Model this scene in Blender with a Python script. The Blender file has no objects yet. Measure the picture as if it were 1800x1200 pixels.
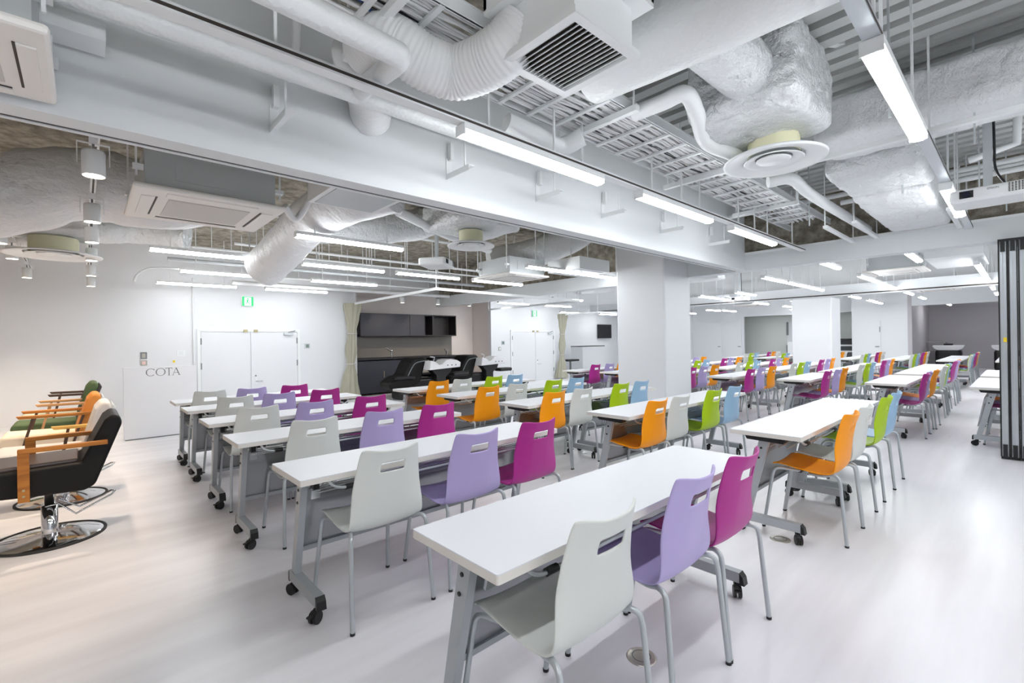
import bpy, bmesh, math, random
from mathutils import Vector, Matrix, noise
random.seed(7)
S = bpy.context.scene
COL = S.collection
# ------------------------------------------------------------------ camera
CH = 1.36
FPX = 823.5
YAW, ROL = math.radians(47.5), math.radians(-0.9)
Fv = Vector((math.cos(YAW), math.sin(YAW), 0)); Rv = Vector((math.sin(YAW), -math.cos(YAW), 0)); Uv = Vector((0, 0, 1))
R2 = Rv*math.cos(ROL)+Uv*math.sin(ROL); U2 = Uv*math.cos(ROL)-Rv*math.sin(ROL)
cd = bpy.data.cameras.new('camera'); cam = bpy.data.objects.new('camera', cd); COL.objects.link(cam)
cd.sensor_fit = 'HORIZONTAL'; cd.sensor_width = 36.0; cd.lens = FPX/1800*36.0; cd.clip_start = .05; cd.clip_end = 100
m = Matrix.Identity(4)
for i in range(3):
    m[i][0] = R2[i]; m[i][1] = U2[i]; m[i][2] = -Fv[i]
m[2][3] = CH
cam.matrix_world = m
S.camera = cam
# ------------------------------------------------------------------ world, exposure
w = bpy.data.worlds.new('world'); S.world = w; w.use_nodes = True
w.node_tree.nodes['Background'].inputs[0].default_value = (.9, .95, 1, 1)
w.node_tree.nodes['Background'].inputs[1].default_value = 0.3
S.view_settings.view_transform = 'Standard'; S.view_settings.look = 'None'
S.view_settings.exposure = 0.54; S.view_settings.gamma = 1; S.view_settings.use_curve_mapping = False
LED = 26.0          # emission of the LED bars
WARM = 80.0         # watts of a warm track spot
# ------------------------------------------------------------------ helpers
def ray(x, y): return Fv+R2*((x-900)/FPX)-U2*((y-600)/FPX)
def PZ(x, y, z):
    d = ray(x, y); t = (z-CH)/d.z; return Vector((d.x*t, d.y*t, z))
def PY(x, y, Y):
    d = ray(x, y); t = Y/d.y; return Vector((d.x*t, Y, CH+d.z*t))
def PX(x, y, X):
    d = ray(x, y); t = X/d.x; return Vector((X, d.y*t, CH+d.z*t))
def srgb(r, g, b):
    f = lambda c: (c/255/12.92) if c/255 <= .04045 else ((c/255+.055)/1.055)**2.4
    return (f(r), f(g), f(b), 1)
MAT = {}
def mat(name, col, rough=.5, metal=0., bump=None, emit=None, alpha=None, spec=None, coat=0, noisecol=None):
    m = bpy.data.materials.new(name); m.use_nodes = True; nt = m.node_tree; b = nt.nodes['Principled BSDF']
    b.inputs['Base Color'].default_value = col; b.inputs['Roughness'].default_value = rough; b.inputs['Metallic'].default_value = metal
    if spec is not None: b.inputs['Specular IOR Level'].default_value = spec
    if coat: b.inputs['Coat Weight'].default_value = coat; b.inputs['Coat Roughness'].default_value = .15
    if emit:
        b.inputs['Emission Color'].default_value = emit[0]; b.inputs['Emission Strength'].default_value = emit[1]
    if alpha is not None:
        b.inputs['Transmission Weight'].default_value = alpha
    tc = None
    def coord(scale):
        nonlocal tc
        if tc is None: tc = nt.nodes.new('ShaderNodeTexCoord')
        mp = nt.nodes.new('ShaderNodeMapping'); nt.links.new(tc.outputs['Object'], mp.inputs[0])
        mp.inputs['Scale'].default_value = scale if hasattr(scale, '__len__') else (scale,)*3
        return mp.outputs[0]
    if bump:
        kind, scale, strength, dist = bump
        if kind == 'noise':
            n = nt.nodes.new('ShaderNodeTexNoise'); n.inputs['Scale'].default_value = 1; n.inputs['Detail'].default_value = 5; out = n.outputs[0]
            n.inputs['Roughness'].default_value = .6
        elif kind == 'vor':
            n = nt.nodes.new('ShaderNodeTexVoronoi'); n.inputs['Scale'].default_value = 1; out = n.outputs['Distance']
        else:
            n = nt.nodes.new('ShaderNodeTexWave'); n.inputs['Scale'].default_value = 1; out = n.outputs['Fac']
        nt.links.new(coord(scale), n.inputs['Vector'])
        bp = nt.nodes.new('ShaderNodeBump'); bp.inputs['Strength'].default_value = strength; bp.inputs['Distance'].default_value = dist
        nt.links.new(out, bp.inputs['Height']); nt.links.new(bp.outputs[0], b.inputs['Normal'])
    if noisecol:
        scale, c2, lo, hi = noisecol
        n = nt.nodes.new('ShaderNodeTexNoise'); n.inputs['Scale'].default_value = 1; n.inputs['Detail'].default_value = 6
        nt.links.new(coord(scale), n.inputs['Vector'])
        cr = nt.nodes.new('ShaderNodeValToRGB'); cr.color_ramp.elements[0].position = lo; cr.color_ramp.elements[1].position = hi
        cr.color_ramp.elements[0].color = col; cr.color_ramp.elements[1].color = c2
        nt.links.new(n.outputs[0], cr.inputs[0]); nt.links.new(cr.outputs[0], b.inputs['Base Color'])
    MAT[name] = m; return m
mat('wall', srgb(228, 230, 233), .55); mat('beam', srgb(226, 230, 232), .6); mat('wall_warm', srgb(232, 224, 220), .6)
mat('wall_grey', srgb(190, 186, 190), .6); mat('wall_green', srgb(214, 219, 214), .6)
mat('spray', srgb(132, 126, 112), .95, bump=('noise', 16, 1., .06), noisecol=(9, srgb(182, 176, 162), .35, .65))
mat('deck', srgb(205, 207, 206), .6)
mat('paint', srgb(235, 238, 239), .45); mat('paintgrey', srgb(196, 202, 205), .4)
mat('top', srgb(224, 226, 231), .4); mat('topedge', srgb(224, 220, 214), .5)
mat('legmetal', srgb(176, 181, 185), .4, .3); mat('panelmetal', srgb(172, 174, 178), .27, .55)
mat('chrome', srgb(205, 208, 212), .22, 1.); mat('mirrorchrome', srgb(220, 220, 222), .06, 1.)
mat('tubemetal', srgb(190, 196, 200), .35, .5)
mat('black', srgb(22, 22, 24), .45); mat('blackgloss', srgb(14, 14, 16), .28); mat('darkslot', srgb(60, 54, 50), .6)
mat('leather', srgb(18, 17, 17), .5, spec=.25, bump=('noise', 90, .15, .003))
mat('leather_brown', srgb(74, 64, 61), .28, bump=('noise', 60, .2, .004))
CH_COL = {'white': (220, 223, 219), 'lavender': (186, 173, 222), 'magenta': (180, 48, 144), 'orange': (255, 160, 0), 'green': (176, 210, 20), 'blue': (158, 195, 226)}
for k, c in CH_COL.items(): mat('chair_'+k, srgb(*c), .42, spec=.4)
mat('foil', srgb(228, 231, 233), .4, .2, bump=('noise', 11, 1., .07))
mat('foilflat', srgb(230, 232, 234), .48, .1, bump=('noise', (4, 9, 6), .9, .06))
mat('quilt', srgb(228, 231, 232), .42, .08, bump=('vor', 42, .35, .008))
mat('flex', srgb(232, 234, 235), .55); mat('galv', srgb(192, 197, 199), .45, .3, bump=('noise', 6, .1, .01))
mat('cream', srgb(226, 224, 190), .6); mat('acpanel', srgb(238, 236, 232), .5); mat('acgrille', srgb(208, 206, 202), .7)
mat('cable', srgb(232, 233, 234), .6); mat('cabledark', srgb(60, 62, 66), .6); mat('cableblue', srgb(70, 110, 190), .6)
mat('wood', srgb(178, 114, 40), .45, noisecol=((3, 30, 30), srgb(150, 90, 26), .4, .62)); mat('woodlight', srgb(214, 172, 90), .45, noisecol=((3, 30, 30), srgb(190, 142, 66), .4, .62))
mat('wooddark', srgb(76, 54, 42), .45); mat('woodtan', srgb(196, 148, 100), .45)
mat('fab_grey', srgb(206, 202, 200), .8); mat('fab_orange', srgb(214, 138, 60), .7); mat('fab_cream', srgb(214, 200, 180), .75); mat('fab_green', srgb(72, 92, 56), .7); mat('fab_dark', srgb(58, 54, 56), .6); mat('fab_pale', srgb(196, 202, 184), .7)
mat('cab', srgb(58, 60, 70), .5); mat('cabdark', srgb(34, 33, 38), .5); mat('tile', srgb(150, 146, 140), .6, noisecol=(3, srgb(172, 168, 160), .35, .65)); mat('grout', srgb(128, 124, 120), .8)
mat('curtain', srgb(178, 176, 158), .85); mat('sign', srgb(238, 239, 242), .4); mat('letter', srgb(110, 112, 112), .4)
mat('exitgreen', srgb(0, 170, 96), .4, emit=(srgb(0, 190, 110), .5)); mat('exitwhite', srgb(245, 255, 250), .4, emit=(srgb(225, 255, 240), .5))
mat('led', (1, 1, 1, 1), .5, emit=((.955, .98, 1, 1), LED)); mat('spotface', (1, 1, 1, 1), .5, emit=((1, .84, .66, 1), 14))
mat('basin', srgb(240, 240, 242), .25); mat('rubber', srgb(44, 44, 46), .7); mat('grey', srgb(120, 124, 126), .5); mat('lcd', srgb(120, 140, 132), .3)
mat('yellow', srgb(240, 210, 30), .5); mat('brass', srgb(176, 166, 130), .4, .5); mat('plate', srgb(180, 176, 168), .5)
mat('alu', srgb(206, 212, 218), .32, .5); mat('lens', srgb(16, 22, 44), .08); mat('pink', srgb(236, 206, 200), .6)
mat('outletmetal', srgb(200, 196, 186), .3, .7)
# floor: pale vinyl planks, faint grain along X
fm = mat('floor', srgb(238, 237, 241), .3, spec=.45, noisecol=((.55, 5.5, 1), srgb(226, 224, 228), .36, .68))

def link(o, parent=None):
    COL.objects.link(o)
    if parent is not None: o.parent = parent
    return o
def tag(o, label=None, cat=None, group=None, kind=None):
    if label: o['label'] = label
    if cat: o['category'] = cat
    if group: o['group'] = group
    if kind: o['kind'] = kind
    return o
def empty(name, loc=(0, 0, 0), rz=0):
    o = bpy.data.objects.new(name, None); o.empty_display_size = .1; o.location = loc; o.rotation_euler = (0, 0, rz); return link(o)
def thing(name, loc, label, cat, group=None, rz=0): return tag(empty(name, loc, rz), label, cat, group)

class MB:
    def __init__(s): s.v = []; s.f = []; s.sm = []
    def add(s, vs, fs, smooth=False):
        o = len(s.v); s.v += [tuple(p) for p in vs]; s.f += [tuple(i+o for i in f) for f in fs]; s.sm += [smooth]*len(fs); return s
    def box(s, x0, x1, y0, y1, z0, z1, rz=0, c=None):
        vs = [Vector((x, y, z)) for z in (z0, z1) for y in (y0, y1) for x in (x0, x1)]
        return s.add(vs, [(0, 2, 3, 1), (4, 5, 7, 6), (0, 1, 5, 4), (2, 6, 7, 3), (0, 4, 6, 2), (1, 3, 7, 5)])
    def cbox(s, c, d): return s.box(c[0]-d[0]/2, c[0]+d[0]/2, c[1]-d[1]/2, c[1]+d[1]/2, c[2]-d[2]/2, c[2]+d[2]/2)
    def bar(s, a, b, w, h, up=(0, 0, 1)):
        a = Vector(a); b = Vector(b); d = (b-a).normalized(); u = Vector(up)
        if abs(d.dot(u)) > .98: u = Vector((0, 1, 0))
        r = d.cross(u).normalized(); u = r.cross(d)
        vs = [p+r*(sx*w/2)+u*(sy*h/2) for p in (a, b) for sx, sy in ((-1, -1), (1, -1), (1, 1), (-1, 1))]
        return s.add(vs, [(3, 2, 1, 0), (4, 5, 6, 7), (0, 1, 5, 4), (1, 2, 6, 5), (2, 3, 7, 6), (3, 0, 4, 7)])
    def tube(s, pts, r, seg=8, caps=True, wr=None):
        pts = [Vector(p) for p in pts]; n = len(pts); rings = []; up = None
        for i, p in enumerate(pts):
            d = (pts[min(i+1, n-1)]-pts[max(i-1, 0)]).normalized()
            if up is None: up = Vector((0, 0, 1)) if abs(d.z) < .9 else Vector((0, 1, 0))
            rt = d.cross(up)
            if rt.length < 1e-4: rt = Vector((1, 0, 0))
            rt.normalize(); up = rt.cross(d).normalized()
            rr = r[i] if hasattr(r, '__len__') else r
            ring = []
            for k in range(seg):
                a = 2*math.pi*k/seg; q = p+(rt*math.cos(a)+up*math.sin(a))*rr
                if wr: q = q+(q-p).normalized()*wr*noise.noise(q*6.5)+(q-p).normalized()*wr*.5*noise.noise(q*15)
                ring.append(q)
            rings.append(ring)
        vs = [q for rg in rings for q in rg]
        fs = [(i*seg+k, i*seg+(k+1) % seg, (i+1)*seg+(k+1) % seg, (i+1)*seg+k) for i in range(n-1) for k in range(seg)]
        s.add(vs, fs, True)
        if caps:
            s.add(rings[0], [tuple(range(seg))[::-1]]); s.add(rings[-1], [tuple(range(seg))])
        return s
    def lathe(s, prof, c=(0, 0, 0), seg=32, sharp=False):
        c = Vector(c); vs = [c+Vector((r*math.cos(2*math.pi*k/seg), r*math.sin(2*math.pi*k/seg), z)) for r, z in prof for k in range(seg)]
        fs = [(i*seg+k, i*seg+(k+1) % seg, (i+1)*seg+(k+1) % seg, (i+1)*seg+k) for i in range(len(prof)-1) for k in range(seg)]
        return s.add(vs, fs, not sharp)
    def disc(s, c, r, z=0, seg=24, up=True):
        vs = [(c[0]+r*math.cos(2*math.pi*k/seg), c[1]+r*math.sin(2*math.pi*k/seg), c[2]) for k in range(seg)]
        return s.add(vs, [tuple(range(seg)) if up else tuple(range(seg))[::-1]])
    def prism(s, poly, axis, a, b):
        # poly in the two other axes (x: y,z ; y: x,z ; z: x,y)
        def mk(p, t): return {'x': (t, p[0], p[1]), 'y': (p[0], t, p[1]), 'z': (p[0], p[1], t)}[axis]
        n = len(poly); vs = [mk(p, a) for p in poly]+[mk(p, b) for p in poly]
        return s.add(vs, [tuple(range(n))[::-1], tuple(range(n, 2*n))]+[(i, (i+1) % n, n+(i+1) % n, n+i) for i in range(n)])
    def mesh(s, name, m):
        me = bpy.data.meshes.new(name); me.from_pydata(s.v, [], s.f); me.polygons.foreach_set('use_smooth', s.sm)
        bm = bmesh.new(); bm.from_mesh(me); bmesh.ops.recalc_face_normals(bm, faces=bm.faces[:]); bm.to_mesh(me); bm.free()
        me.materials.append(MAT[m]); return me
    def obj(s, name, m, parent=None, loc=None):
        o = bpy.data.objects.new(name, s.mesh(name, m))
        if loc is not None: o.location = loc
        return link(o, parent)
def bevel(o, wd, seg=2):
    b = o.modifiers.new('bevel', 'BEVEL'); b.width = wd; b.segments = seg; b.limit_method = 'ANGLE'; return o
def copy_tree(o, parent=None, depth=0):
    c = o.copy(); COL.objects.link(c); c.parent = parent
    for ch in CHILD.get(o.name, []): copy_tree(ch, c, depth+1)
    return c
CHILD = {}
def freeze(root):
    def rec(o):
        CHILD[o.name] = [c for c in COL.objects if c.parent == o]
        for c in CHILD[o.name]: rec(c)
    rec(root)
def struct(o, label=None):
    o['kind'] = 'structure'
    if label: o['label'] = label
    return o
def smooth_path(pts, n=6):
    pts = [Vector(p) for p in pts]; out = []
    P = [pts[0]*2-pts[1]]+pts+[pts[-1]*2-pts[-2]]
    for i in range(1, len(P)-2):
        for k in range(n):
            t = k/n; a, b, c, d = P[i-1], P[i], P[i+1], P[i+2]
            out.append(.5*((2*b)+(-a+c)*t+(2*a-5*b+4*c-d)*t*t+(-a+3*b-3*c+d)*t**3))
    out.append(pts[-1]); return out
ORD = ['', 'first', 'second', 'third', 'fourth', 'fifth', 'sixth', 'seventh', 'eighth', 'ninth', 'tenth', 'eleventh', 'twelfth']
# ================================================================== SETTING
WY = 11.4; EX = 23.0; SL = 3.4
struct(MB().box(-4, 29, -4, 15, -.1, 0).obj('floor', 'floor'), 'pale vinyl plank floor')
cl = struct(MB().box(-4, 29, -4, 15, SL, SL+.1).obj('ceiling', 'spray'), 'rough sprayed ceiling slab')
struct(MB().box(-4.1, -4, -4, 15, 0, SL).obj('wall_left', 'wall_warm'))
struct(MB().box(-4, 29, -4.1, -4, 0, SL).obj('wall_near', 'wall'))
# far wall, with the kitchen recess and a second recess
wf = struct(MB().box(-4, 5.12, WY, WY+.12, 0, SL).box(9.55, 12.6, WY, WY+.12, 0, SL).box(19.5, 29, WY, WY+.12, 0, SL).box(5.12, 9.55, WY, WY+.12, 2.75, SL).box(12.6, 19.5, WY, WY+.12, 2.6, SL).obj('wall_far', 'wall'), 'white far wall with double doors')
struct(MB().box(5.0, 9.7, 12.35, 12.47, 0, SL).box(4.98, 5.12, WY+.12, 12.35, 0, SL).obj('wall_kitchen', 'wall_warm'))
struct(MB().box(9.55, 9.67, WY+.12, 12.35, 0, SL).obj('wall_kitchen_side', 'wall_warm'))
struct(MB().box(12.4, 19.6, 13.6, 13.72, 0, SL).box(12.48, 12.6, WY+.12, 13.6, 0, SL).box(19.5, 19.62, WY+.12, 13.6, 0, SL).obj('wall_recess', 'wall'))
# end wall pieces
struct(MB().box(22, 22.15, 2.82, 4.49, 0, SL).obj('wall_end', 'wall'), 'white end wall with a door')
struct(MB().box(22, 26.5, 2.7, 2.82, 0, SL).obj('wall_end_return', 'wall_grey'))
struct(MB().box(26.5, 26.6, -4, 2.82, 0, SL).obj('wall_end_recess', 'wall_grey'), 'grey wall of the recess at the end of the room')
struct(MB().box(22, 22.3, -4, 2.7, 2.42, SL).obj('wall_end_lintel', 'wall'))
struct(MB().box(24, 24.1, 4.3, 11.4, 0, SL).obj('wall_end_back', 'wall_green'))
struct(MB().box(23, 23.1, 8.9, 11.4, 0, SL).obj('wall_end_left', 'wall'))
struct(MB().box(23, 23.15, 4.5, 8.9, 2.35, SL).obj('wall_end_header', 'wall'))
# beams and columns
struct(MB().box(-4, 7.5, 2.87, 3.0, 2.39, SL).box(-4, 7.5, 3.03, 3.06, 2.39, 2.6).obj('ceiling_beam', 'beam'), 'white bulkhead beam running along the room')
struct(MB().box(-4, 7.5, 3.0, 3.03, 2.395, 2.6).obj('trim_1', 'darkslot'), 'dark partition track slot under the beam')
struct(MB().box(7.5, 7.72, -4, 11.4, 2.39, 2.66).obj('ceiling_beam', 'beam'), 'white cross beam above the folding partition')
struct(MB().box(7.62, 7.9, -4, 11.4, 2.66, SL).obj('ceiling_beam', 'spray'), 'sprayed steel beam above the cross beam')
struct(MB().box(14.6, 14.8, -4, 11.4, 2.42, 2.7).obj('ceiling_beam', 'beam'), 'second white cross beam farther back')
struct(MB().box(14.58, 14.6, -4, 11.4, 2.44, 2.47).obj('trim_2', 'darkslot'))
struct(MB().box(7.49, 7.5, -4, 2.87, 2.63, 2.66).obj('trim_3', 'paint'))
struct(bevel(MB().box(6.75, 7.6, 3.8, 4.7, 0, SL).obj('column', 'wall'), .03), 'broad white square column in the middle of the room')
struct(bevel(MB().box(14.6, 15.5, 3.42, 4.36, 0, 2.42).obj('column', 'wall'), .03), 'white square column near the far tables')
# ribbed deck over the front bay: each rib is a part of the ceiling
rib = MB().box(-.05, .05, -6.8, 0, -.09, 0).mesh('deck_rib', 'deck')
for i in range(28):
    o = bpy.data.objects.new('deck_rib', rib); o.location = (2.6+i*.18, 2.8, SL-.001); link(o, cl)
struct(MB().box(7.9, 29, -4, 15, SL-.03, SL).obj('ceiling_deck', 'deck'), 'pale deck ceiling of the far bays')
# floor grid joint strip
struct(MB().box(-4, 5.1, WY-.012, WY, 0, .06).box(9.55, 12.6, WY-.012, WY, 0, .06).obj('baseboard_far', 'paint'))

# doors -------------------------------------------------------------
def double_door(n, x0, xm, x1, top, y, mirror):
    d = empty('door_%d' % n, ((x0+x1)/2, y, 0)); struct(d, 'white double door, door %s' % ('by the sign board' if n == 1 else 'beyond the kitchen'))
    cx = (x0+x1)/2
    MB().box(x0-cx-.06, x0-cx, -.03, .02, 0, top+.06).box(x1-cx, x1-cx+.06, -.03, .02, 0, top+.06).box(x0-cx, x1-cx, -.03, .02, top, top+.06).obj('door_frame', 'paint', d)
    for a, b in ((x0, xm), (xm, x1)):
        lf = MB().box(a-cx+.006, b-cx-.006, -.02, .015, .01, top-.008).obj('door_leaf', 'wall', d)
        hx = (a-cx+.006) if a == x0 else (b-cx-.006)
        for z in (.35, .95, top-.2): MB().cbox((hx, -.024, z), (.022, .02, .13)).obj('hinge', 'grey', lf)
        if a == xm:
            MB().cbox((a-cx+.09, -.022, .62), (.05, .01, .2)).obj('lock_plate', 'paint', lf)
            MB().tube([(a-cx+.09, -.02, .58), (a-cx+.09, -.07, .58), (a-cx+.22, -.07, .575)], .011).obj('door_handle', 'chrome', lf)
            MB().tube([(a-cx+.09, -.02, .70), (a-cx+.09, -.035, .70)], .018, 12).obj('key_cylinder', 'grey', lf)
            MB().cbox((b-cx-.2, -.05, top-.05), (.2, .06, .05)).obj('door_closer', 'paintgrey', lf)
            MB().bar((b-cx-.2, -.06, top-.01), (b-cx-.05, -.05, top+.03), .02, .012).obj('closer_arm', 'grey', lf)
        MB().cbox(((xm-cx)+(-.1 if a == x0 else .1), -.04, top+.02), (.075, .03, .055)).obj('strike', 'brass', lf)
    return d
double_door(1, 1.78, 2.70, 3.67, 1.66, WY, 0)
double_door(2, 10.43, 11.52, 12.44, 1.68, WY, 0)
d3 = struct(MB().box(21.965, 22, 3.6, 4.45, .01, 1.92).obj('door_3', 'wall'), 'white door in the end wall')
MB().cbox((21.95, 3.7, .95), (.03, .12, .03)).obj('door_handle', 'grey', d3); MB().cbox((21.955, 3.62, 1.6), (.02, .02, .2)).obj('hinge', 'grey', d3)
for k, (a, b, lb) in enumerate(((9.0, 9.75, 'white door at the far end, right one of the pair'), (9.95, 10.75, 'white door at the far end, left one of the pair'))):
    d = struct(MB().box(22.96, 23, a, b, .01, 2.15).obj('door_%d' % (4+k), 'wall'), lb); MB().cbox((22.94, a+.1, .95), (.03, .12, .03)).obj('door_handle', 'grey', d)
d6 = struct(MB().box(23.95, 24, 6.5, 7.35, .01, 2.05).obj('door_6', 'wall'), 'pale door at the back of the end alcove')
MB().cbox((23.93, 7.33, 1.75), (.03, .08, .6)).cbox((23.93, 7.33, .75), (.03, .1, .5)).obj('door_edge', 'grey', d6)
# ================================================================== LED BARS
def led_mesh(L):
    h = MB().box(0, L, -.04, .04, .02, .055); d = MB()
    d.prism([(-.04, .02), (-.034, -.006), (-.02, -.014), (.02, -.014), (.034, -.006), (.04, .02)], 'x', .004, L-.004)
    c = [MB().box(x-.004, x+.004, -.041, .041, -.008, .05).mesh('end_cap', 'paint') for x in (0, L)]
    return h.mesh('housing', 'paint'), d.mesh('diffuser', 'led'), c[0], c[1]
LM = {1.25: led_mesh(1.25)}
def led(x, y, label, group, z=2.5):
    t = thing('led_light_bar', (x, y, z), label, 'ceiling light', group)
    for nm, me in zip(('housing', 'diffuser', 'end_cap', 'end_cap'), LM[1.25]):
        link(bpy.data.objects.new(nm, me), t)
    for xx in (.2, 1.05):
        MB().cbox((xx, 0, .5*(SL-z)+.02), (.012, .012, SL-z-.08)).obj('hanger_rod', 'paint', t)
LEDS = {
 'track by the long beam': (2.07, [1.54, 3.30, 5.05]),
 'track above the right aisle': (.40, [2.35, 5.0, -.3]),  # leftmost bar is out of view, added for its light
 'row just beyond the long beam': (5.15, [1.66, 5.05, 6.35]),
 'row above the fourth tables': (6.9, [.59, 2.31, 3.79, 5.36]),
 'row second from the far wall': (8.6, [1.1, 3.03, 9.4]),
 'row nearest the far wall': (10.4, [.98, 2.75, 9.0, 11.0]),
}
for rn, (y, xs) in LEDS.items():
    for i, x in enumerate(sorted(xs)):
        led(x, y, 'white LED light bar, %s from the left in the %s' % (ORD[i+1], rn), 'LED light bars')
for j, (y, xs) in enumerate([(.5, [10.8, 12.2, 13.3, 16, 18.5]), (2.1, [8.2, 10.9, 12.2, 13.4, 16, 18.5]), (3.35, [9.6, 10.95, 12.3, 16.2, 18.5]), (4.9, [12.2, 16.4, 18.5]), (5.95, [9, 12.4, 13.7, 16.2, 19]), (8.6, [12.5, 15.5, 18.5])]):
    for i, x in enumerate(xs):
        led(x, y, 'distant LED light bar, %s row from the right, %s beyond the cross beam' % (ORD[j+1], ORD[i+1]), 'distant LED light bars')
for i, (x, y) in enumerate([(-1.6, -1.4), (1.0, -1.4), (3.4, -1.4), (5.8, -1.4), (9, -1.4), (13, -1.4), (-1.6, .4), (17, -1.4), (.2, -3.0), (2.6, -3.0)]):  # unseen bars added as fill light from the near side
    led(x, y, 'added LED fill bar on the near side, outside the view, %s of them' % ORD[i+1], 'LED light bars')
for i, (x, y) in enumerate([(23.6, 1.9), (23.6, -.6), (19.6, 8.4), (19.6, 10.2), (14.2, 12.6), (16.8, 12.6), (19.8, 3.4), (21.6, 6.5)]):  # bars added to lift the dim recesses and far walls
    led(x, y, 'added LED fill bar brightening the far walls and recesses, %s of them' % ORD[i+1], 'distant LED light bars')
led(8.35, 1.08, 'single short white LED light just beyond the folding partition', 'distant LED light bars')
# lighting tracks (slotted rails the bars hang from)
for (x0, x1, y, lb) in ((-.6, 7.45, 2.07, 'white slotted lighting track running along the long beam'), (-.5, 7.45, .40, 'slotted lighting track running over the right aisle')):
    t = thing('lighting_track', (x0, y, 2.556), lb, 'light track')
    MB().box(0, x1-x0, -.03, .03, 0, .035).obj('track_rail', 'paint' if y > 1 else 'alu', t)
    MB().box(.0, x1-x0, -.031, -.029, .01, .024).obj('track_slot', 'darkslot', t)
    for x in (1.2, 2.9, 4.6, 6.3, 7.6): MB().cbox((x, 0, .43), (.012, .012, .77)).obj('hanger_rod', 'paint', t)
# ================================================================== CHAIRS
def lerp_prof(prof, t):
    n = len(prof)-1; x = t*n; i = min(int(x), n-1); f = x-i
    P = lambda k: prof[max(0, min(n, k))]
    out = []
    for c in range(3):
        a, b, d, e = P(i-1)[c], P(i)[c], P(i+1)[c], P(i+2)[c]
        out.append(.5*((2*b)+(-a+d)*f+(2*a-5*b+4*d-e)*f*f+(-a+3*b-3*d+e)*f**3))
    return out
# profile: (y forward, z, half width); seat front -> back top
PROF = [(.195, .445, .190), (.165, .458, .200), (.08, .448, .204), (-.02, .432, .205), (-.11, .424, .205), (-.175, .440, .204), (-.212, .495, .201), (-.228, .58, .193), (-.24, .67, .182), (-.258, .76, .169), (-.283, .835, .157)]
def chair_shell(colour):
    us = [-1, -.93, -.75, -.55, -.37, -.33, 0, .33, .37, .55, .75, .93, 1]
    vs = [0, .03, .08, .16, .25, .34, .42, .48, .53, .58, .63, .69, .75, .81, .852, .861, .888, .915, .924, .962, .99, 1.0]
    V = []; F = []
    for v in vs:
        y, z, hw = lerp_prof(PROF, v)
        back = max(0, min(1, (v-.5)/.25))
        for u in us:
            x = u*hw
            if v > .96: x *= 1-.03*(v-.96)/.04
            e = abs(u)**2.2
            yy = y+back*.048*e; zz = z+(1-back)*.016*e
            if v < .06: zz -= .006*(1-v/.06)
            if v > .9: zz += .02*e*(v-.9)/.1
            # rounded outer corners
            if v > .97 and abs(u) > .9: zz -= .012*((v-.97)/.03)*((abs(u)-.9)/.1)
            if v < .03 and abs(u) > .9: yy -= .015*(abs(u)-.9)/.1
            V.append((x, yy, zz))
    nu = len(us)
    for i in range(len(vs)-1):
        for j in range(nu-1):
            if vs[i] >= .861-1e-6 and vs[i+1] <= .915+1e-6 and us[j] >= -.37-1e-6 and us[j+1] <= .37+1e-6: continue
            F.append((i*nu+j, i*nu+j+1, (i+1)*nu+j+1, (i+1)*nu+j))
    me = bpy.data.meshes.new('tmp'); me.from_pydata(V, [], F); me.materials.append(MAT['chair_'+colour])
    o = bpy.data.objects.new('tmp', me); COL.objects.link(o)
    so = o.modifiers.new('s', 'SOLIDIFY'); so.thickness = .009; so.offset = 0
    sb = o.modifiers.new('b', 'SUBSURF'); sb.levels = 1; sb.render_levels = 1
    dg = bpy.context.evaluated_depsgraph_get(); m2 = bpy.data.meshes.new_from_object(o.evaluated_get(dg)); m2.name = 'shell'
    for p in m2.polygons: p.use_smooth = True
    bpy.data.objects.remove(o); return m2
SH = {k: chair_shell(k) for k in CH_COL}
def leg_path(sx, front):
    if front: pts = [(.13*sx, .03, .424), (.165*sx, .10, .430), (.182*sx, .150, .432), (.192*sx, .178, .415), (.197*sx, .19, .37), (.218*sx, .245, .008)]
    else: pts = [(.13*sx, -.02, .412), (.170*sx, -.12, .424), (.192*sx, -.178, .442), (.204*sx, -.212, .430), (.209*sx, -.222, .39), (.222*sx, -.255, .008)]
    return smooth_path(pts[:-1], 4)+[Vector(pts[-1])]
LEGM = [MB().tube(leg_path(sx, fr), .0108, 8).mesh('leg', 'tubemetal') for sx in (-1, 1) for fr in (0, 1)]
GLD = []
for sx in (-1, 1):
    for fr in (0, 1):
        p = leg_path(sx, fr)[-1]; GLD.append(MB().tube([(p.x, p.y, 0), (p.x, p.y, .012)], .0125, 8).mesh('foot_glide', 'black'))
FRM = MB().box(-.14, .14, -.035, -.015, .404, .416).box(-.14, .14, .02, .04, .412, .422).mesh('seat_frame', 'black')
def chair(x, y, colour, label, group, rz=0, near=True):
    t = thing('stacking_chair', (x, y, 0), label, 'chair', group, rz)
    link(bpy.data.objects.new('shell', SH[colour]), t)
    for k in range(4):
        l = link(bpy.data.objects.new('leg', LEGM[k]), t)
        if near: link(bpy.data.objects.new('foot_glide', GLD[k]), l)
    if near: link(bpy.data.objects.new('seat_frame', FRM), t)
    return t
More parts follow.
